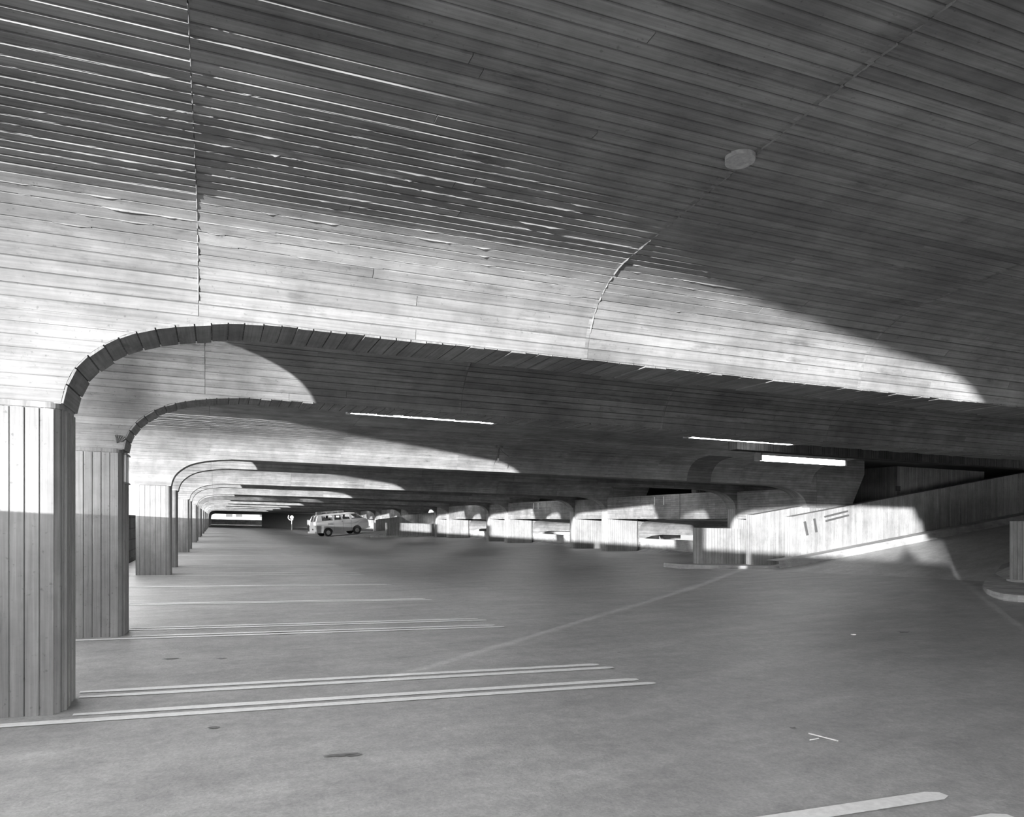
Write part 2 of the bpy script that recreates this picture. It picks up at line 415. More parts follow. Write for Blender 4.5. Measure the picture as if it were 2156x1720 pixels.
# darker strip across the haunch of the second wide bay
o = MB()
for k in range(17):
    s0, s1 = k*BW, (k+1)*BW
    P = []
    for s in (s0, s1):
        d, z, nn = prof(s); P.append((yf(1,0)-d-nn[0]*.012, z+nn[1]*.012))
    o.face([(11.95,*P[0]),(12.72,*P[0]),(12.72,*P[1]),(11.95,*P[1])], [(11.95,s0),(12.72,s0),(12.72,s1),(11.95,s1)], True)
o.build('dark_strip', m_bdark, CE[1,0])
# mortar patch and wiring on the ceilings
o = MB(); n = 28
zc = 3.212
ring = lambda r, z: [(2.63+r*math.cos(2*math.pi*q/n)*(1+.03*math.sin(5*q)), 3.36+r*math.sin(2*math.pi*q/n), z+ .09*(-r*math.sin(2*math.pi*q/n))) for q in range(n)]
a, bb_, c = ring(.082, zc+.02), ring(.08, zc-.03), ring(.055, zc-.026)
for q in range(n):
    w_ = (q+1) % n
    o.face([a[q], a[w_], bb_[w_], bb_[q]]); o.face([bb_[q], bb_[w_], c[w_], c[q]])
o.face(c)
o.build('round_patch', m_patch, CE[0,0])

# ------------------------------------------------------------------ roof slab
b = MB(); b.box(-1.9, 40, -3.72, 118, 3.36, 3.75); struct(b.build('ceiling', m_void))

# ------------------------------------------------------------------ frames: column, beam and pier in one pour
ORD = ['first','second','third','fourth','fifth','sixth','seventh','eighth','ninth','tenth','eleventh','twelfth','thirteenth','fourteenth','fifteenth','sixteenth','seventeenth','eighteenth']
def contour():
    lo = [(XL0,1.88),(XL1,1.88)] + [(XL1+a, z) for a, z in HA[1:]]
    lo += [(XR0-a, z) for a, z in HA[::-1]] + [(XR1,1.88),(XR1+.55,2.95),(XR1+.55,3.38),(corbel(2.95),3.38),(corbel(2.95),2.95)]
    return lo
def rrect(x0, x1, y0, y1, r, n=5):
    p = []
    for cx, cy, a in ((x1-r,y0+r,-90),(x1-r,y1-r,0),(x0+r,y1-r,90),(x0+r,y0+r,180)):
        for k in range(n+1):
            t = math.radians(a+90*k/n); p.append((cx+r*math.cos(t), cy+r*math.sin(t)))
    return p
def col_mesh(o, x0, x1, y0, y1, z0, z1, r=.085):
    p = rrect(x0, x1, y0, y1, r); n = len(p); acc = 0
    for k in range(n):
        a, c = p[k], p[(k+1) % n]; d = math.hypot(c[0]-a[0], c[1]-a[1])
        o.face([(*a,z0),(*c,z0),(*c,z1),(*a,z1)], [(z0,acc),(z0,acc+d),(z1,acc+d),(z1,acc)], d < .04); acc += d
    o.face([(*q, z1) for q in p]); o.face([(*q, z0) for q in p[::-1]])
proto = {}
def frame(i, j):
    y = yf(i, j); n = i*2+j
    org = W(XL1, y, 0)
    if n == 0: lab = 'nearest arched concrete frame, its board-marked column at the left edge half in sun'
    elif n == 1: lab = 'grey unlit arched frame right behind the nearest column, with two pipes on its side'
    elif n == 2: lab = 'third arched frame back, wide column face with a sun line across it'
    elif n < 0: lab = ['arched frame just behind the camera, out of view', 'second arched frame behind the camera, out of view'][-n-1]
    else: lab = ORD[n] + ' arched concrete frame counted back from the nearest column' + (', last before the dark end portal' if n == 17 else '')
    t = empty('arched_frame', org, lab, 'concrete frame', 'arched concrete frames along the deck')
    def part(nm, fn, mat, weld=False):
        key = nm if n > 2 or n < 0 else (nm, n)
        if n > 2 or n < 0:
            if nm in proto:
                ob = proto[nm].copy(); C.objects.link(ob); ob.parent = t; return ob
        o = MB(); fn(o); ob = o.build(nm, mat, t, org, weld=weld)
        if n > 2 or n < 0: proto[nm] = ob
        return ob
    # beam
    def beam(o):
        cc = contour(); o.prism(cc, 'y', y, y+TK, 'x')
    bm_ = part('beam', beam, m_vault)
    def col(o): col_mesh(o, XL0, XL1, y, y+TK, -.02, 1.885)
    cl = part('column', col, m_col)
    if n == -1: cl.location.y = -.45  # unseen column shifted so the sunlit patch reaches farther right
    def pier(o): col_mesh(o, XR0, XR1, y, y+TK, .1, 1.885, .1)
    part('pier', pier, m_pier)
    if n in (0, 1, 2):
        # spandrel boards beside the haunch, below the vault
        z = 1.885
        while z < 2.49:
            z1 = min(2.5, z+BW); o = MB(); st = 4
            pr = R.uniform(.003, .007)
            zz = [z+.003+(z1-z-.006)*k/st for k in range(st+1)]
            F = [(hx(min(q, 2.499))-.002 if q < 2.497 else .33, q) for q in zz]; Lf = [(corbel(q), q) for q in zz]
            for k in range(st):
                o.face([(Lf[k][0],y-pr,zz[k]),(F[k][0],y-pr,zz[k]),(F[k+1][0],y-pr,zz[k+1]),(Lf[k+1][0],y-pr,zz[k+1])], [(Lf[k][0],zz[k]-4),(F[k][0],zz[k]-4),(F[k+1][0],zz[k+1]-4),(Lf[k+1][0],zz[k+1]-4)])
            for k, s in ((0, 1), (st, -1)):
                q = [(Lf[k][0],y,zz[k]),(F[k][0],y,zz[k]),(F[k][0],y-pr,zz[k]),(Lf[k][0],y-pr,zz[k])]
                o.face(q if s > 0 else q[::-1])
            for k in range(st):
                o.face([(F[k][0],y-pr,zz[k]),(F[k][0],y,zz[k]),(F[k+1][0],y,zz[k+1]),(F[k+1][0],y-pr,zz[k+1])])
            o.build('board', m_board, bm_, org); z = z1
    if n in (0, 1):
        # boards of the arched soffit, laid across the beam
        pts = [(XL1+a, z) for a, z in HA] + [(x, 2.5) for x in (2, 4, 6, 8, 10, 12.6)]
        L = [0]
        for p, q in zip(pts, pts[1:]): L.append(L[-1]+math.hypot(q[0]-p[0], q[1]-p[1]))
        def at(s):
            for k in range(len(L)-1):
                if s <= L[k+1]:
                    t_ = (s-L[k])/(L[k+1]-L[k]); p, q = pts[k], pts[k+1]; dx, dz = q[0]-p[0], q[1]-p[1]; h = math.hypot(dx, dz)
                    return p[0]+dx*t_, p[1]+dz*t_, dz/h, -dx/h
            return pts[-1][0], pts[-1][1], 0, -1
        s = 0.0
        while s < L[-1]-.12:
            wd = R.uniform(.098, .122); pr = R.uniform(.005, .016); o = MB()
            A, D = at(s+.0045), at(s+wd-.0045)
            ya, yb = y-R.uniform(.0, .014), y+TK+R.uniform(0, .006)
            a0, d0 = (A[0], A[1]), (D[0], D[1]); a1, d1 = (A[0]+A[2]*pr, A[1]+A[3]*pr), (D[0]+D[2]*pr, D[1]+D[3]*pr)
            o.prism([a0, d0, d1, a1], 'y', ya, yb, 'y')
            o.build('soffit_board', m_soffit, bm_, org); s += wd
        # boards of the column: wide ones in front, narrow ones on the aisle side
        x = -.905-.0775*8
        while x < -.91:
            x1 = x+.0775; pr = R.uniform(.006, .012); o = MB()
            o.box(x+.004, x1-.004, y-pr, y+.01, 0, 1.845, 'z'); o.build('board', m_colb, cl, org); x = x1
        q = y+.09
        while q < y+TK-.1:
            pr = R.uniform(.004, .018); o = MB(); o.box(XL1-.01, XL1+pr, q+.005, q+.045, 0, 1.85, 'z'); o.build('board', m_colb, cl, org); q += .05
        o = MB(); col_mesh(o, XL0-.004, XL1+.004, y-.012, y+TK+.004, 1.85, 1.885); o.build('capping', m_soffit, cl, org)
    return t
FR = {}
for i in range(NI, NJ+1):
    for j in (0, 1):
        if (i, j) != (-1, 0): FR[i, j] = frame(i, j)

# ------------------------------------------------------------------ left parapet, in lengths with slits between them
wl_ = MB(); gaps = sorted([yf(i, 0)-2.72 for i in range(0, NJ+2)])
prev = -4.3
for gk in gaps + [118.0]:
    if gk-prev > .1: wl_.box(-2.3, -2.15, prev+.135, gk-.135, .1, 1.265, 'y')
    prev = gk
wl_.box(-2.3, -2.1, -4.3, 118, -.3, .12, 'y')
struct(wl_.build('wall_left', m_stone))
# ------------------------------------------------------------------ right side: panels, guard walls, lower and upper half decks
def ypairs():
    out = []
    for i in range(1, NJ+1):
        out.append((yf(i,0)+TK, yf(i,1), 'narrow', i)); 
        if i < NJ: out.append((yf(i,1)+TK, yf(i+1,0), 'wide', i))
    return out
for y0, y1, kind, i in ypairs():
    if kind == 'wide' and i == 4: continue                       # a ramp goes through here
    t = empty('deck_panel', W(XR0, y0, 1.55), '%s board-marked panel between the right-hand piers of the %s bay back' % ({'wide':'long','narrow':'short'}[kind], ORD[i*2+(kind == 'wide')]), 'panel', 'board-marked panels between the piers')
    o = MB(); nb = max(1, round((y1-y0)/2.83)); 
    for k in range(nb):
        a, c = y0+(y1-y0)*k/nb, y0+(y1-y0)*(k+1)/nb
        o.box(XR0+.05, XR0+.3, a+.012, c-.012, 1.55, 2.49 if kind == 'wide' else 2.46, 'y')
    o.box(XR0+.1, XR0+.28, y0+.011, y1-.011, 1.57, 2.44, 'y')
    o.build('panel', m_vault, t, W(XR0, y0, 1.55))
    if kind == 'wide' and i < 3:
        for yy in (y1-3.95, y1-4.6):
            o = MB(); o.cyl((XR0+.03, yy, 2.1), (XR0+.03, yy, 2.42), .022, 8); o.build('drain_pipe', m_grey, t, W(XR0, y0, 1.55))
    if kind == 'wide':
        o = MB(); o.box(17.85, 18.02, y0-.1, y1+.1, .1, .56, 'y'); o.box(17.8, 18.1, y0-.1, y1+.1, .56, .72, 'y')
        o.prism([(17.3,.1),(17.85,.1),(17.85,.26)], 'y', y0+.3, y1-.3)
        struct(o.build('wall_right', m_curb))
# lower half level: floor, frames, vaults
LZ = -1.6; LX = 18.66
b = MB(); b.box(18.2, 44, 17.2, 118, LZ-.3, LZ); b.box(18.2, 44, 20.8, 58, 1.56, 1.8); b.box(18.2, 44, 66.3, 118, 1.56, 1.8); struct(b.build('floor', m_ramp))
for i in range(1, 7):
    for j in (0, 1):
        y = yf(i, j)
        t = empty('lower_frame', W(XR1, y, LZ), '%s arched beam of the half level below, beyond the right-hand piers' % ORD[(i-1)*2+j], 'concrete frame', 'arched beams of the half level below')
        o = MB(); cc = [(x+LX, z+LZ) for x, z in contour()]
        lo = [(q[0]+LX, q[1]+LZ) for q in [(XL1-.02,1.0),(XL1,1.0),(XL1,1.88)]+[(XL1+a, z) for a, z in HA[1:]]+[(XR0-a, z) for a, z in HA[::-1]]+[(XR0, 0),(XR1, 0),(XR1,3.1),(XL1-.02,3.1)]]
        o.prism(lo, 'y', y+.01, y+TK-.01, 'x'); o.build('beam', m_vault, t, W(XR1, y, LZ))
    ce = vault('ceiling', yf(i,0)+TK-.01, yf(i,1)+.01, XR1, 37, LZ)
    if i < 6 and i != 4: vault('ceiling', yf(i,1)+TK-.01, yf(i+1,0)+.01, XR1, 37, LZ)
# far parapet of the lower half level
b = MB(); b.box(40, 40.2, 17, 118, LZ, LZ+1.2, 'y'); b.box(37.5, 38.3, 17, 118, 1.5, 3.4); struct(b.build('wall_right', m_curb))
# upper half level columns seen over the panels
for yy in (24.3, 27.0, 45.0):
    o = MB(); col_mesh(o, 18.9, 19.35, yy, yy+.4, 1.8, 3.4, .06)
    tag(o.build('upper_column', m_col), '%s column of the upper half level in the dark gap over the panels' % {24.3:'nearest',27.0:'second',45.0:'farthest'}[yy], 'column', 'columns of the upper half level')

# ------------------------------------------------------------------ the near ramp
RS, RX = .157, 14.35
def rz(x):                       # ramp surface, eased at its foot
    q = x-RX
    if q < -1: return fl(x)
    if q < 1: return max(fl(x), .02) + RS*(q+1)**2/4
    return fl(14.3) + RS*q
def ye(x):                       # near edge of the ramp, along the right-hand island
    P = [(12.6,8.6),(13.3,9.7),(15.9,11.75),(18,12.9),(26,13.3),(40,13.3)]
    for (a, b_), (c, d) in zip(P, P[1:]):
        if x <= c: return b_+(d-b_)*(x-a)/(c-a)
    return 13.3
def rzy(x, y): return rz(x-.45*max(0, 17-y))
o = MB(); xs = [12.6+.4*k for k in range(56)]; ny = 8
for xa, xb in zip(xs, xs[1:]):
    for k in range(ny):
        P = []
        for x, q in ((xa,k),(xb,k),(xb,k+1),(xa,k+1)):
            y = ye(x)+(17.4-ye(x))*q/ny; P.append((x, y, rzy(x, y)+.002))
        o.face(P)
    if xb > 15: o.face([(xa,ye(xa),-.4),(xb,ye(xb),-.4),(xb,ye(xb),rzy(xb,ye(xb))),(xa,ye(xa),rzy(xa,ye(xa)))])
struct(o.build('floor', m_ramp, weld=True))
# curb along its far wall
o = MB(); xs = [14.4+.5*k for k in range(42)]
for xa, xb in zip(xs, xs[1:]):
    ya = 16.72
    a, c = rz(xa)+.19, rz(xb)+.19
    o.face([(xa,ya,rz(xa)-.02),(xb,ya,rz(xb)-.02),(xb,ya+.03,c),(xa,ya+.03,a)]); o.face([(xa,ya+.03,a),(xb,ya+.03,c),(xb,17.3,c),(xa,17.3,a)])
tag(o.build('ramp_curb', m_curb), 'low concrete curb climbing along the foot of the long ramp wall', 'curb')
def strip_wall(nm, x0, x1, yfa, yb, base, top, mat, parent=None, org=None, bw=.1, seed=1):
    """a wall along x whose vertical boards stand a few millimetres in and out"""
    o = MB(); rr = random.Random(seed); n = max(1, round((x1-x0)/bw))
    for k in range(n):
        xa, xb = x0+(x1-x0)*k/n, x0+(x1-x0)*(k+1)/n; y_ = yfa-rr.uniform(0, .012)
        o.face([(xa+.002,y_,base(xa)),(xb-.002,y_,base(xb)),(xb-.002,y_,top(xb)),(xa+.002,y_,top(xa))], [(base(xa),k*bw+.02),(base(xb),k*bw+bw*.8),(top(xb),k*bw+bw*.8),(top(xa),k*bw+.02)])
        o.face([(xa,y_,top(xa)),(xb,y_,top(xb)),(xb,yb,top(xb)),(xa,yb,top(xa))]); o.face([(xb,yb,base(xb)),(xa,yb,base(xa)),(xa,yb,top(xa)),(xb,yb,top(xb))])
        o.face([(xa+.002,y_,base(xa)),(xa+.002,y_,top(xa)),(xa+.002,yfa+.01,top(xa)),(xa+.002,yfa+.01,base(xa))])
        o.face([(xb-.002,y_,top(xb)),(xb-.002,y_,base(xb)),(xb-.002,yfa+.01,base(xb)),(xb-.002,yfa+.01,top(xb))])
    o.face([(x0,yfa+.002,base(x0)),(x1,yfa+.002,base(x1)),(x1,yfa+.002,top(x1)),(x0,yfa+.002,top(x0))])
    for x, sg in ((x0, 1), (x1, -1)):
        m = 3
        for k in range(m):
            y0_, y1_ = yfa+(yb-yfa)*k/m, yfa+(yb-yfa)*(k+1)/m
            q = [(x,y1_,base(x)),(x,y0_,base(x)),(x,y0_,top(x)),(x,y1_,top(x))]
            o.face(q if sg > 0 else q[::-1], [(p[2], p[1]) for p in (q if sg > 0 else q[::-1])])
    return o.build(nm, mat, parent, org)
rw = empty('ramp_wall', W(15.26, 17.2, .3), 'long pale sunlit wall climbing beside the near ramp, with dark marks', 'ramp wall')
ro = W(15.26, 17.2, .3)
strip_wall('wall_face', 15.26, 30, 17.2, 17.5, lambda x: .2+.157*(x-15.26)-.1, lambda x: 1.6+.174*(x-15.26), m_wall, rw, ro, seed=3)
for (xa, za), (xb, zb), wd in (((15.69,1.47),(15.79,1.08),.065),((16.04,1.56),(16.12,1.17),.065),((16.42,1.62),(17.29,1.81),.05),((16.46,1.50),(17.33,1.69),.05)):  # thin dark bars laid on the wall face
    o = MB(); d = Vector((xb-xa, 0, zb-za)); nrm = Vector((-d.z, 0, d.x)).normalized()*wd/2
    p = [Vector((xa,0,za))+nrm, Vector((xa,0,za))-nrm, Vector((xb,0,zb))-nrm, Vector((xb,0,zb))+nrm]
    o.prism([(q.x, q.z) for q in p], 'y', 17.165, 17.2); o.build('dark_mark', m_grey if 0 else m_dark, rw, ro)
rw2 = empty('wall_end', W(14.34, 17.75, .2), 'thick sunlit wall end standing on the island behind the long ramp wall', 'ramp wall')
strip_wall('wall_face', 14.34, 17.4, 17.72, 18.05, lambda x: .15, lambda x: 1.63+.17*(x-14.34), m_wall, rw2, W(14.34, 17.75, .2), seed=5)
# the island with its low block
o = MB(); pl = [(12.1,18.0),(12.1,18.9),(13.2,19.1),(19,19.1),(19,17.3),(15.2,16.8),(14.3,17.05)]
o.prism(pl, 'z', 0, .2+.0)
tag(o.build('traffic_island', m_curb, bevel=.03), 'pale curbed island under the low block and wall end at the ramp foot', 'curb')
lb = empty('low_block', W(12.85, 18.28, .2), 'low board-marked concrete block on the island left of the ramp wall', 'concrete block')
lo_ = W(12.85, 18.28, .2)
pts = []
for k in range(9):
    t = math.radians(270-180*k/8); pts.append((12.98+.16*math.cos(t), 18.44+.16*math.sin(t)))
o = MB(); rr = random.Random(4)
pl = [(14.7,18.60)]+[(14.7,18.28)]+[(14.6-.1*k,18.28) for k in range(16)]+pts
acc = 0
for a, c in zip(pl, pl[1:]+pl[:1]):
    d = math.hypot(c[0]-a[0], c[1]-a[1]); o.face([(*c,.19),(*a,.19),(*a,1.23),(*c,1.23)], [(.19,acc+d),(.19,acc),(1.23,acc),(1.23,acc+d)]); acc += d
o.face([(*q,1.23) for q in pl[::-1]])
o.build('block_face', m_wall, lb, lo_)
# right-hand island and bollard wall
o = MB(); pl = [(26,8.2),(26,13.4),(19.2,13.15),(18.0,13.0),(17.0,12.45),(15.9,11.85),(14.9,11.15),(14.0,10.5),(13.3,9.9),(12.8,9.4),(12.5,9.0),(12.5,8.75),(12.8,8.5),(13.4,8.3),(14.5,8.2)]
iz = lambda x, y: max(.2, rzy(x, max(y, ye(x)))+.06 if x > 15 and y > 11.5 else .2)
mid_ = [(26,10.6),(19,11.0),(16,10.8),(14,9.6)]
o.prism(pl, 'z', 0, .2)
for k in range(1, 8):
    a_, c_ = pl[k], pl[k+1]
    o.face([(*a_,.1),(*c_,.1),(*c_,iz(*c_)),(*a_,iz(*a_))])
o.face([(x, y, iz(x, y)+.001) for x, y in pl[1:6]]+[(15.9,11.3,.2),(26,11.3,.2)])
tag(o.build('traffic_island', m_curb, bevel=.04), 'rounded worn curb island at the right edge of the frame', 'curb')
bo = empty('bollard_wall', W(15.96, 11.2, .29), 'round-ended concrete guard wall on the island at the right edge', 'guard wall')
o = MB(); pl = [(26, 11.5),(26,10.9)]+[(16.26+.3*math.cos(math.radians(t)), 11.2+.3*math.sin(math.radians(t))) for t in range(270, 89, -15)]
acc = 0
for a, c in zip(pl, pl[1:]+pl[:1]):
    d = math.hypot(c[0]-a[0], c[1]-a[1]); t0, t1 = 1.5+.15*max(0,a[0]-16.3), 1.5+.15*max(0,c[0]-16.3)
    o.face([(*c,.19),(*a,.19),(*a,t0),(*c,t1)], [(.19,acc+d),(.19,acc),(t0,acc),(t1,acc+d)]); acc += d
o.face([(*q,1.5+.15*max(0,q[0]-16.3)) for q in pl[::-1]])
o.build('wall_face', m_wall, bo, W(15.96, 11.2, .29))
o = MB(); pl2 = [(26,11.56),(26,10.84)]+[(16.26+.36*math.cos(math.radians(t)), 11.2+.36*math.sin(math.radians(t))) for t in range(270, 89, -15)]
o.prism(pl2, 'z', .19, .25); o.build('base_ring', m_curb, bo, W(15.96, 11.2, .29))
# core, dark back wall and downstand over the ramp
o = MB(); 
strip_wall('stair_core', 20.6, 24.6, 18.4, 20.3, lambda x: 1.0, lambda x: 3.4, m_wall, seed=9)
core = bpy.data.objects['stair_core']; tag(core, 'dim board-marked stair core above the ramp wall under the ceiling', 'stair core')
o = MB(); o.box(20.55, 20.7, 18.36, 18.42, 2.55, 2.72); o.build('switch_box', m_dark, core)
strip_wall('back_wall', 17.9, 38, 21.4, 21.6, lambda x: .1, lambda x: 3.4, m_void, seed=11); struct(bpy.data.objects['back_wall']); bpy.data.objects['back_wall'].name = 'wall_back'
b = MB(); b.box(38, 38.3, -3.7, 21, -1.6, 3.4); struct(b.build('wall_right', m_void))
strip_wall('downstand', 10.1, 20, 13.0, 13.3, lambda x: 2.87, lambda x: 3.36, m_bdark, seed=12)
tag(bpy.data.objects['downstand'], 'dark downstand beam with vertical board marks above the fully visible lamp', 'beam')

# ------------------------------------------------------------------ fluorescent lamps
def lamp(x, y, z, label):
    t = empty('fluorescent_lamp', W(x, y, z), label, 'lamp', 'fluorescent lamps under the vaults'); org = W(x, y, z); L = 1.24
    o = MB(); o.box(x-L, x+L, y-.1, y+.1, z+.05, z+.13); o.build('housing', m_grey, t, org)
    o = MB(); o.box(x-L+.03, x+L-.03, y-.075, y+.075, z-.06, z+.05); o.build('tube', m_tube, t, org, bevel=.03)
    for sg in (-1, 1):
        o = MB(); o.box(x+sg*L-.03, x+sg*L+.03, y-.1, y+.1, z-.07, z+.1); o.build('end_cap', m_grey, t, org, bevel=.015)
        o = MB(); o.cyl((x+sg*L*.6, y, z+.12), (x+sg*L*.6, y, 3.3), .012, 6); o.build('hanger', m_dark, t, org)
lamp(3.23, 12.3, 3.005, 'thin bright lamp strip half hidden behind the second beam, left of the two')
lamp(9.64, 12.3, 3.005, 'thin bright lamp strip peeping under the second beam, right of the two')
lamp(12.7, 14.0, 2.84, 'whole fluorescent lamp in plain view, hanging over the ramp foot')
for i in range(1, 8):  # unseen lamps added to brighten the far floor
    for x, sd in ((3.23, 'left'), (9.64, 'right'), (15.0, 'far right')):
        lamp(x, 12.3+PER*i, 3.02, '%s added lamp of the %s wide bay back, unseen behind the beams' % (sd, ORD[i+1]))
# junction box with loose wires
jb = empty('junction_box', W(6.3, 16.95, 3.06), 'small dark junction box with loose wires hanging from the vault', 'junction box'); org = W(6.3, 16.95, 3.06)
o = MB(); o.cyl((6.3,16.95,3.03),(6.3,16.95,3.08),.09,14); o.build('box', m_dark, jb, org)
for dx, dy, dz in ((-.12,.05,-.42),(-.03,0,-.3),(.25,.02,-.2),(-.08,-.04,-.3)):
    o = MB(); o.cyl((6.3,16.95,3.04),(6.3+dx*.4,16.95+dy,3.04+dz*.55),.006,5); o.cyl((6.3+dx*.4,16.95+dy,3.04+dz*.55),(6.3+dx,16.95+dy,3.04+dz),.006,5); o.build('wire', m_dark, jb, org)
o = MB(); o.cyl((6.27,16.95,2.68),(6.27,16.95,2.78),.022,8); o.build('socket', m_white, jb, org)
# pipes on the side of the second column
yb_ = yf(0,1)
cp = empty('wall_pipes', W(XL1, yb_+.3, 1.2), 'pair of short vertical pipes with brackets on the second column side', 'pipes'); org = W(XL1, yb_+.3, 1.2)
for q in (.10, .36):
    o = MB(); o.cyl((XL1+.012, yb_+q, 1.55),(XL1+.012, yb_+q, 1.845), .013, 10); o.build('pipe', m_white, cp, org)
for zz in (1.55, 1.845):
    o = MB(); o.box(XL1+.002, XL1+.03, yb_+.06, yb_+.46, zz-.008, zz+.008); o.build('bracket', m_dark, cp, org)
o = MB(); rr = random.Random(3)
for k in range(9):
    a = .5+k*.3; x0 = XL1-.03+.02*math.cos(a*2); o.cyl((x0, yb_-.004, 1.955+.01*math.sin(a*3)), (x0-.045*math.cos(a), yb_-.03, 1.985+.04*math.sin(a)), .011, 5, .005)
tag(o.build('formwork_scrap', m_dark), 'ragged dark scrap of formwork stuck on the second column haunch', 'scrap')

# ------------------------------------------------------------------ far ramp, its walls and block, the van
FS, FX = .098, 8.75
def fz(x): return max(fl(x)*0, FS*(x-FX)) if x > FX else 0
o = MB(); xs = [8.6+.5*k for k in range(40)]; yA, yB = yf(4,1)+TK+.2, yf(5,0)-.2
for xa, xb in zip(xs, xs[1:]):
    za, zb = max(fz(xa), fl(xa)*.3)+.003, max(fz(xb), fl(xb)*.3)+.003
    o.face([(xa,yA,za),(xb,yA,zb),(xb,yB,zb),(xa,yB,za)], smooth=True); o.face([(xa,yA,-.3),(xb,yA,-.3),(xb,yA,zb),(xa,yA,za)])
struct(o.build('floor', m_ramp, weld=True))
fw = empty('ramp_wall', W(13.1, 66.3, .1), 'rising concrete wall of the far ramp, just right of the van', 'ramp wall'); org = W(13.1, 66.3, .1)
strip_wall('wall_face', 13.1, 22, 66.2, 66.5, lambda x: 0, lambda x: 1.42+.155*(x-13.1), m_wall, fw, org, .2, 21)
fb = empty('low_block', W(12.3, 58.3, .1), 'long low concrete block joined to the far piers right of the van', 'concrete block'); org = W(12.3, 58.3, .1)
strip_wall('block_face', 12.3, 16.1, 58.2, 58.5, lambda x: 0, lambda x: 1.18, m_wall, fb, org, .2, 22)
o = MB(); o.prism([(11,58.0),(11,58.6),(16.3,58.8),(16.3,57.2),(12,57.5)], 'z', 0, .19); tag(o.build('traffic_island', m_curb), 'thin far curb island under the low block right of the van', 'curb')
ob = empty('low_block', W(12.6, 96, .1), 'small pale concrete block in front of the dark wall behind the van rear', 'concrete block'); org = W(12.6, 96, .1)
strip_wall('block_face', 12.4, 14.6, 113, 113.4, lambda x: 0, lambda x: 1.35, m_wall, ob, org, .2, 23)

vo = W(8.15, 61.9, .0)
van = empty('van', vo, 'pale panel-sided passenger van driving up the far ramp', 'van', rot=(0, -.098+SX*.9, math.radians(12)))
VV = lambda: MB()
def vb(o, nm, mat, parent=van, bevel=0, weld=False):
    return o.build(nm, mat, parent, (0, 0, 0), shear=False, bevel=bevel, weld=weld)
# x forward from the rear axle, y left, z up from the ground
HWD = .88; WB = 2.41
def arc(cx, r, a0, a1, n=10): return [(cx+r*math.cos(math.radians(a0+(a1-a0)*k/n)), .31+r*math.sin(math.radians(a0+(a1-a0)*k/n))) for k in range(n+1)]
low = [(-.93,.34),(-.40,.30)] + arc(0,.39,175,5) + [(.42,.30),(WB-.42,.30)] + arc(WB,.39,175,5) + [(WB+.42,.34),(WB+.92,.42),(WB+1.02,.62),(WB+1.02,.85),(WB+.96,1.08),(WB+.80,1.20),(WB+.62,1.26),(-.86,1.26),(-.93,1.0)]
def yscale(z): return HWD*(1-.05*max(0, (z-.9))/.36 if z > .9 else 1)
o = VV(); n = len(low)
A = [(x, -yscale(z), z) for x, z in low]; B = [(x, yscale(z), z) for x, z in low]
o.face(A); o.face(B[::-1])
for k in range(n): m = (k+1) % n; o.face([B[k], B[m], A[m], A[k]])
body = vb(o, 'body', m_van, bevel=.035, weld=True)
# roof and pillars
zt, zb = 1.66, 1.25; yt, ybt = .72, .835
o = VV(); rp = [(-.72,zt-.02),(WB+.02,zt-.02),(WB-.08,zt+.08),(WB-.5,zt+.13),(-.2,zt+.13),(-.62,zt+.07)]
for k in range(1):
    Aa = [(x, -(yt+.02 if z < zt+.05 else yt-.12 if z > zt+.1 else yt-.02), z) for x, z in rp]; Bb = [(x, -y, z) for x, y, z in Aa]
    o.face(Aa); o.face(Bb[::-1]); n = len(rp)
    for q in range(n): m = (q+1) % n; o.face([Bb[q], Bb[m], Aa[m], Aa[q]])
vb(o, 'roof', m_van, bevel=.03, weld=True)
def pillar(x0, x1, xt0, xt1, s, nm='pillar'):
    o = VV(); yb0, yb1 = s*ybt, s*(ybt-.05); yt0, yt1 = s*yt, s*(yt-.05)
    p = [(x0,yb0,zb),(x1,yb0,zb),(x1,yb1,zb),(x0,yb1,zb),(xt0,yt0,zt),(xt1,yt0,zt),(xt1,yt1,zt),(xt0,yt1,zt)]
    for q in ((0,1,5,4),(1,2,6,5),(2,3,7,6),(3,0,4,7),(0,3,2,1),(4,5,6,7)):
        f = [p[i] for i in q]; o.face(f if s < 0 else f[::-1])
    vb(o, nm, m_van)
for s in (-1, 1):
    pillar(-.88,-.42,-.70,-.42, s); pillar(.45,.60,.45,.60, s); pillar(1.17,1.27,1.17,1.27, s); pillar(1.88,2.02,1.88,2.02, s); pillar(2.98,3.05,2.40,2.46, s)
    for (a, c, d, f) in ((-.42,.45,-.42,.45),(.60,1.17,.60,1.17),(1.27,1.88,1.27,1.88),(2.02,2.98,2.02,2.40)):
        o = VV(); q = [(a,s*(ybt-.02),zb),(c,s*(ybt-.02),zb),(f,s*(yt-.02),zt),(d,s*(yt-.02),zt)]; o.face(q if s < 0 else q[::-1]); vb(o, 'window', m_glass)
        o = VV()
        for (p0, p1) in ((q[0],q[1]),(q[1],q[2]),(q[2],q[3]),(q[3],q[0])): o.cyl(p0, p1, .014, 5)
        fr = vb(o, 'window_frame', m_dark)
    # seat rows seen as dark shapes through the glass
for x in (.2, 1.0, 1.75):
    o = VV(); o.box(x, x+.12, -.7, .7, .7, 1.42); o.box(x, x+.5, -.7, .7, .62, .78); vb(o, 'seat', m_dark, bevel=.03)
o = VV(); q = [(3.03,-.78,zb),(3.03,.78,zb),(2.44,.68,zt),(2.44,-.68,zt)]; o.face(q); vb(o, 'windscreen', m_glass)
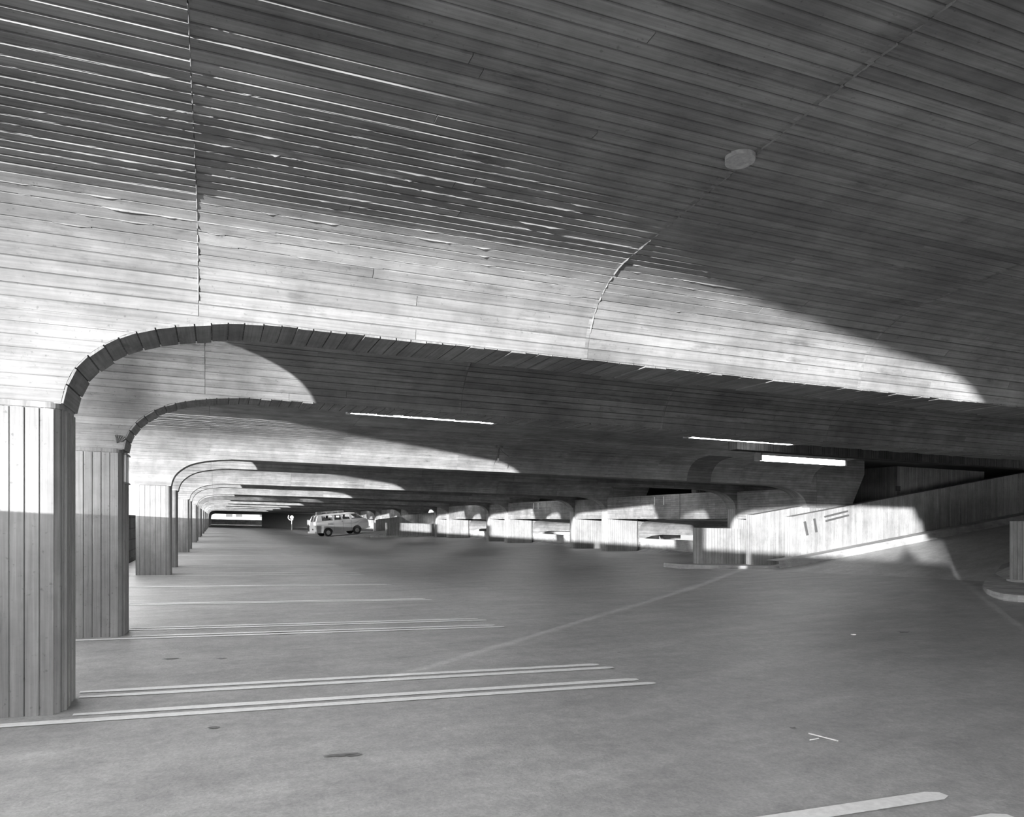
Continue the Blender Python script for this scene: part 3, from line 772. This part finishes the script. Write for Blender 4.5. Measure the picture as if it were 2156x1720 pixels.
# rear wall with its two door windows
o = VV()
for a, c in ((-.80,-.62),(-.10,.10),(.62,.80)):
    o.face([(-.885,c,zb),(-.885,a,zb),(-.72,a*.88,zt),(-.72,c*.88,zt)])
rear = vb(o, 'rear_doors', m_white)  # rear painted white in place of the sky light on it
for a, c in ((-.62,-.10),(.10,.62)):
    o = VV(); o.face([(-.882,c,zb),(-.882,a,zb),(-.718,a*.88,zt),(-.718,c*.88,zt)]); vb(o, 'rear_window', m_pane)
o = VV(); o.box(-.945,-.93,-.80,.80,.40,1.2); vb(o, 'tailgate', m_white, bevel=.02)  # white like the doors: sky light put into the colour
o = VV(); o.box(-.952,-.944,-.16,.16,.56,.68); vb(o, 'number_plate', m_dark)
for s in (-1, 1):
    o = VV(); o.cyl((-.93,s*.68,.86),(-.97,s*.68,.86),.06,12); vb(o, 'tail_light', m_chrome)
    o = VV(); o.cyl((WB+1.0,s*.55,.82),(WB+1.04,s*.55,.82),.09,14); vb(o, 'headlight', m_chrome)
o = VV(); o.box(-1.08,-.93,-.86,.86,.33,.47); vb(o, 'rear_bumper', m_white, bevel=.03)
o = VV(); o.box(WB+.98,WB+1.12,-.86,.86,.42,.55); vb(o, 'front_bumper', m_white, bevel=.03)
for x in (0, WB):
    for s in (-1, 1):
        o = VV(); o.cyl((x, s*.66, .31), (x, s*.86, .31), .31, 28); tyre = vb(o, 'wheel', m_black, bevel=.03)
        o = VV(); o.cyl((x, s*.80, .31), (x, s*.868, .31), .17, 20); vb(o, 'hub_cap', m_grey, tyre, bevel=.012)
        o = VV(); o.box(x-.36, x+.36, min(s*.55, s*.8), max(s*.55, s*.8), .32, .68); vb(o, 'wheel_well', m_black)
for s in (-1, 1):
    o = VV(); o.box(-.9, WB+.98, s*.884-.004, s*.884+.004, .895, .91); o.box(-.9, WB+.98, s*.88-.004, s*.88+.004, .985, .995); vb(o, 'side_moulding', m_dark)
    for x in (.52, 1.25, 1.95):
        o = VV(); o.box(x-.004, x+.004, s*.884-.003, s*.884+.003, .36, 1.24); vb(o, 'door_seam', m_dark)
    for x in (1.15, 1.83):
        o = VV(); o.box(x, x+.11, s*.9-.012, s*.9+.012, 1.10, 1.125); vb(o, 'door_handle', m_chrome)
    for zz in (1.03, .93):
        rr = random.Random(int(zz*100)); x = .02
        while x < .42:
            x1 = x+rr.uniform(.03, .06); o = VV(); o.box(x, x1-.012, s*.886-.003, s*.886+.003, zz-.018, zz+.018); vb(o, 'lettering', m_black); x = x1
for s in (-1, 1):
    o = VV(); o.box(.0, 1.5, s*.55-.015, s*.55+.015, 1.93, 1.955); o.box(.0, 1.5, s*.55-.012, s*.55+.012, 1.865, 1.885)
    for x in (.05, .5, 1.0, 1.45): o.cyl((x, s*.55, 1.77), (x, s*.55, 1.95), .014, 6)
    vb(o, 'roof_rack', m_grey)
o = VV()
for x in (.05, .5, 1.0, 1.45): o.box(x-.02, x+.02, -.55, .55, 1.93, 1.95)
vb(o, 'rack_bar', m_grey)
o = VV(); o.box(-.62,-.32,-.35,.1,1.74,1.86); o.box(-.6,-.3,-.3,.05,1.88,1.98); vb(o, 'roof_box', m_dark, bevel=.02)
o = VV(); o.cyl((3.0,-.84,1.3),(3.02,-1.0,1.36),.012,6); o.box(2.99,3.02,-1.06,-.94,1.3,1.46); vb(o, 'wing_mirror', m_chrome)

# round sign on a post
rs = empty('round_sign', W(11.2, 124.9, 0), 'white round sign with a crescent bracket on a thin post, left of the van', 'sign'); org = W(11.2,124.9,0)
SXx, SY = 8.95, 99.0
rs.location = W(SXx, SY, 0); org = W(SXx, SY, 0)
o = MB(); o.cyl((SXx,SY,0),(SXx,SY,1.5),.045,8); o.build('post', m_white, rs, org)
o = MB(); o.cyl((SXx,SY-.08,1.62),(SXx,SY-.05,1.62),.22,20); o.build('disc', m_white, rs, org)
o = MB()
for k in range(10):
    a, c = math.radians(140+17*k), math.radians(140+17*(k+1)); o.cyl((SXx-.08+.36*math.cos(a),SY-.07,1.62+.36*math.sin(a)),(SXx-.08+.36*math.cos(c),SY-.07,1.62+.36*math.sin(c)),.05,6)
o.build('crescent', m_white, rs, org)

# ------------------------------------------------------------------ far end: dark portal, wall, parapet
YE = yf(NJ, 1)+9.1; Yz = 186
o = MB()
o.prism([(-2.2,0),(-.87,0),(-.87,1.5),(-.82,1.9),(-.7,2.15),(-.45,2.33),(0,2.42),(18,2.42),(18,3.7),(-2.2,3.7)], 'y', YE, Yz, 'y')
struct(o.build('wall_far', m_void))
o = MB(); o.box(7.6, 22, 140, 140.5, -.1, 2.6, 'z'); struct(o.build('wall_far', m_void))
o = MB(); o.box(-2, 30, Yz+.1, Yz+.4, -1, 1.18, 'x'); struct(o.build('wall_far', m_stone))
bl = empty('far_building', (10, 262, -6), 'pale sunlit building with small windows seen through the far opening', 'building')
o = MB(); o.box(-30, 60, 262, 280, -6, 14); o.build('facade', m_build, bl, (10, 262, -6), shear=False)
for x in (3.2, 6.2, 13.5, 22):
    o = MB(); o.box(x, x+1.9, 261.9, 262.1, 3.0, 4.3); o.build('window', m_pane, bl, (10, 262, -6), shear=False)
# buildings seen in the gap left of the third column
sb = empty('street_building', (-30, 150, -6), 'bright street building seen between the second and third columns', 'building'); org = (-30,150,-6)
o = MB(); o.box(-60, -12.4, 150, 165, -6, 22); o.build('facade', m_build, sb, org, shear=False)
for zz in (-1.5, 3.5, 8.5, 13.5):
    o = MB(); o.box(-60, -12.3, 149.7, 150, zz-.3, zz); o.build('ledge', m_white, sb, org, shear=False)
    for x in range(10):
        xx = -13.6-2.6*x; o = MB(); o.box(xx-1.2, xx, 149.9, 150.1, zz+.6, zz+3.2); o.build('window', m_pane, sb, org, shear=False)
sb2 = empty('street_building', (-11, 120, -6), 'grey tower edge beside the third column corbel', 'building'); org = (-11,120,-6)
o = MB(); o.box(-11.6, -10.4, 120, 124, 3.6, 24); o.box(-11.7,-10.2,120.2,123.8,-6,24); o.build('facade', m_build2, sb2, org, shear=False)
# unseen trees and a low building, added to keep sun off some bays
def tree(x, y, h, wdt, n, label, seed):
    t = empty('shade_tree', (x, y, -6), label, 'tree', 'added unseen shade trees'); rr = random.Random(seed)
    o = MB(); o.cyl((x,y,-6),(x,y,h),.16,8,.05); o.build('trunk', m_bark, t, (x,y,-6), shear=False)
    o = MB()
    for k in range(n):
        z0 = rr.uniform(-1, h); a = rr.uniform(0, 6.28); r0 = rr.uniform(0, wdt*.8); x0, y0_ = x+r0*math.cos(a), y+r0*math.sin(a)
        b_ = rr.uniform(0, 6.28); L = rr.uniform(.5, 1.2); o.cyl((x0,y0_,z0),(x0+L*math.cos(b_)*.5,y0_+L*math.sin(b_)*.5,z0+L*rr.uniform(-.2,.9)),rr.uniform(.012,.035),4,.006,False)
    ob = o.build('branches', m_bark, t, (x,y,-6), shear=False); ob['kind'] = 'stuff'

tree(-46, -33.6, 9, 1.1, 1150, 'unseen narrow bare tree added to dim the sun, nearer of the two', 5)
tree(-32, 20.7, 9, 4.8, 7000, 'unseen broad bare tree added to dim the sun, farther of the two', 6)
nb = empty('sun_block_building', (-70, -75, -6), 'unseen long low building added to block the sun', 'building')  # unseen block added to cut off sun from behind the camera
o = MB(); dx, dy = 1/1.366, .93/1.366; px, py = -dy, dx
c0 = Vector((-1.55, -3.57, 0)); far = [c0+Vector((-dx,-dy,0))*t for t in (55, 75)]
A = [far[0], far[1], far[1]-Vector((px,py,0))*60, far[0]-Vector((px,py,0))*60]
o.prism([(q.x, q.y) for q in A], 'z', -6, 6.2); o.build('facade', m_build2, nb, (-70,-75,-6), shear=False)

ps = empty('shadow_shrub', W(-2.22, -3.05, 1.265), 'unseen round shrub added on the parapet to cast a hump shadow', 'plant')  # added out of view for the hump-shaped shadow on the ramp
o = MB(); o.cyl((-2.22,-3.05,1.265),(-2.22,-3.05,1.36),.06,12,.07); o.build('pot', m_build2, ps, W(-2.22,-3.05,1.265))
o = MB(); rr = random.Random(2)
for k in range(260):
    a, b_ = rr.uniform(0, 6.28), rr.uniform(0, 1.57); r = .36*rr.uniform(.3,1)
    c = Vector((-2.22+.5*r*math.cos(a)*math.cos(b_), -3.05+r*math.sin(a)*math.cos(b_)*1.05, 1.28+.26*math.sin(b_)*rr.uniform(.5,1)))
    u = Vector((rr.uniform(-1,1),rr.uniform(-1,1),rr.uniform(-1,1))).normalized()*.05; v = u.orthogonal().normalized()*.03
    o.face([c-u, c+v, c+u, c-v])
for k in range(6): o.cyl((-2.22,-3.05+.03*(k-3)*.5,1.5),(-2.22,-3.05+.02*(k-3),1.66),.015,4)
q = o.build('leaves', m_leaf, ps, W(-2.22,-3.05,1.265)); q['kind'] = 'stuff'

for o in bpy.data.objects:
    if o.type == 'MESH': o.cycles.shadow_terminator_geometry_offset = 0
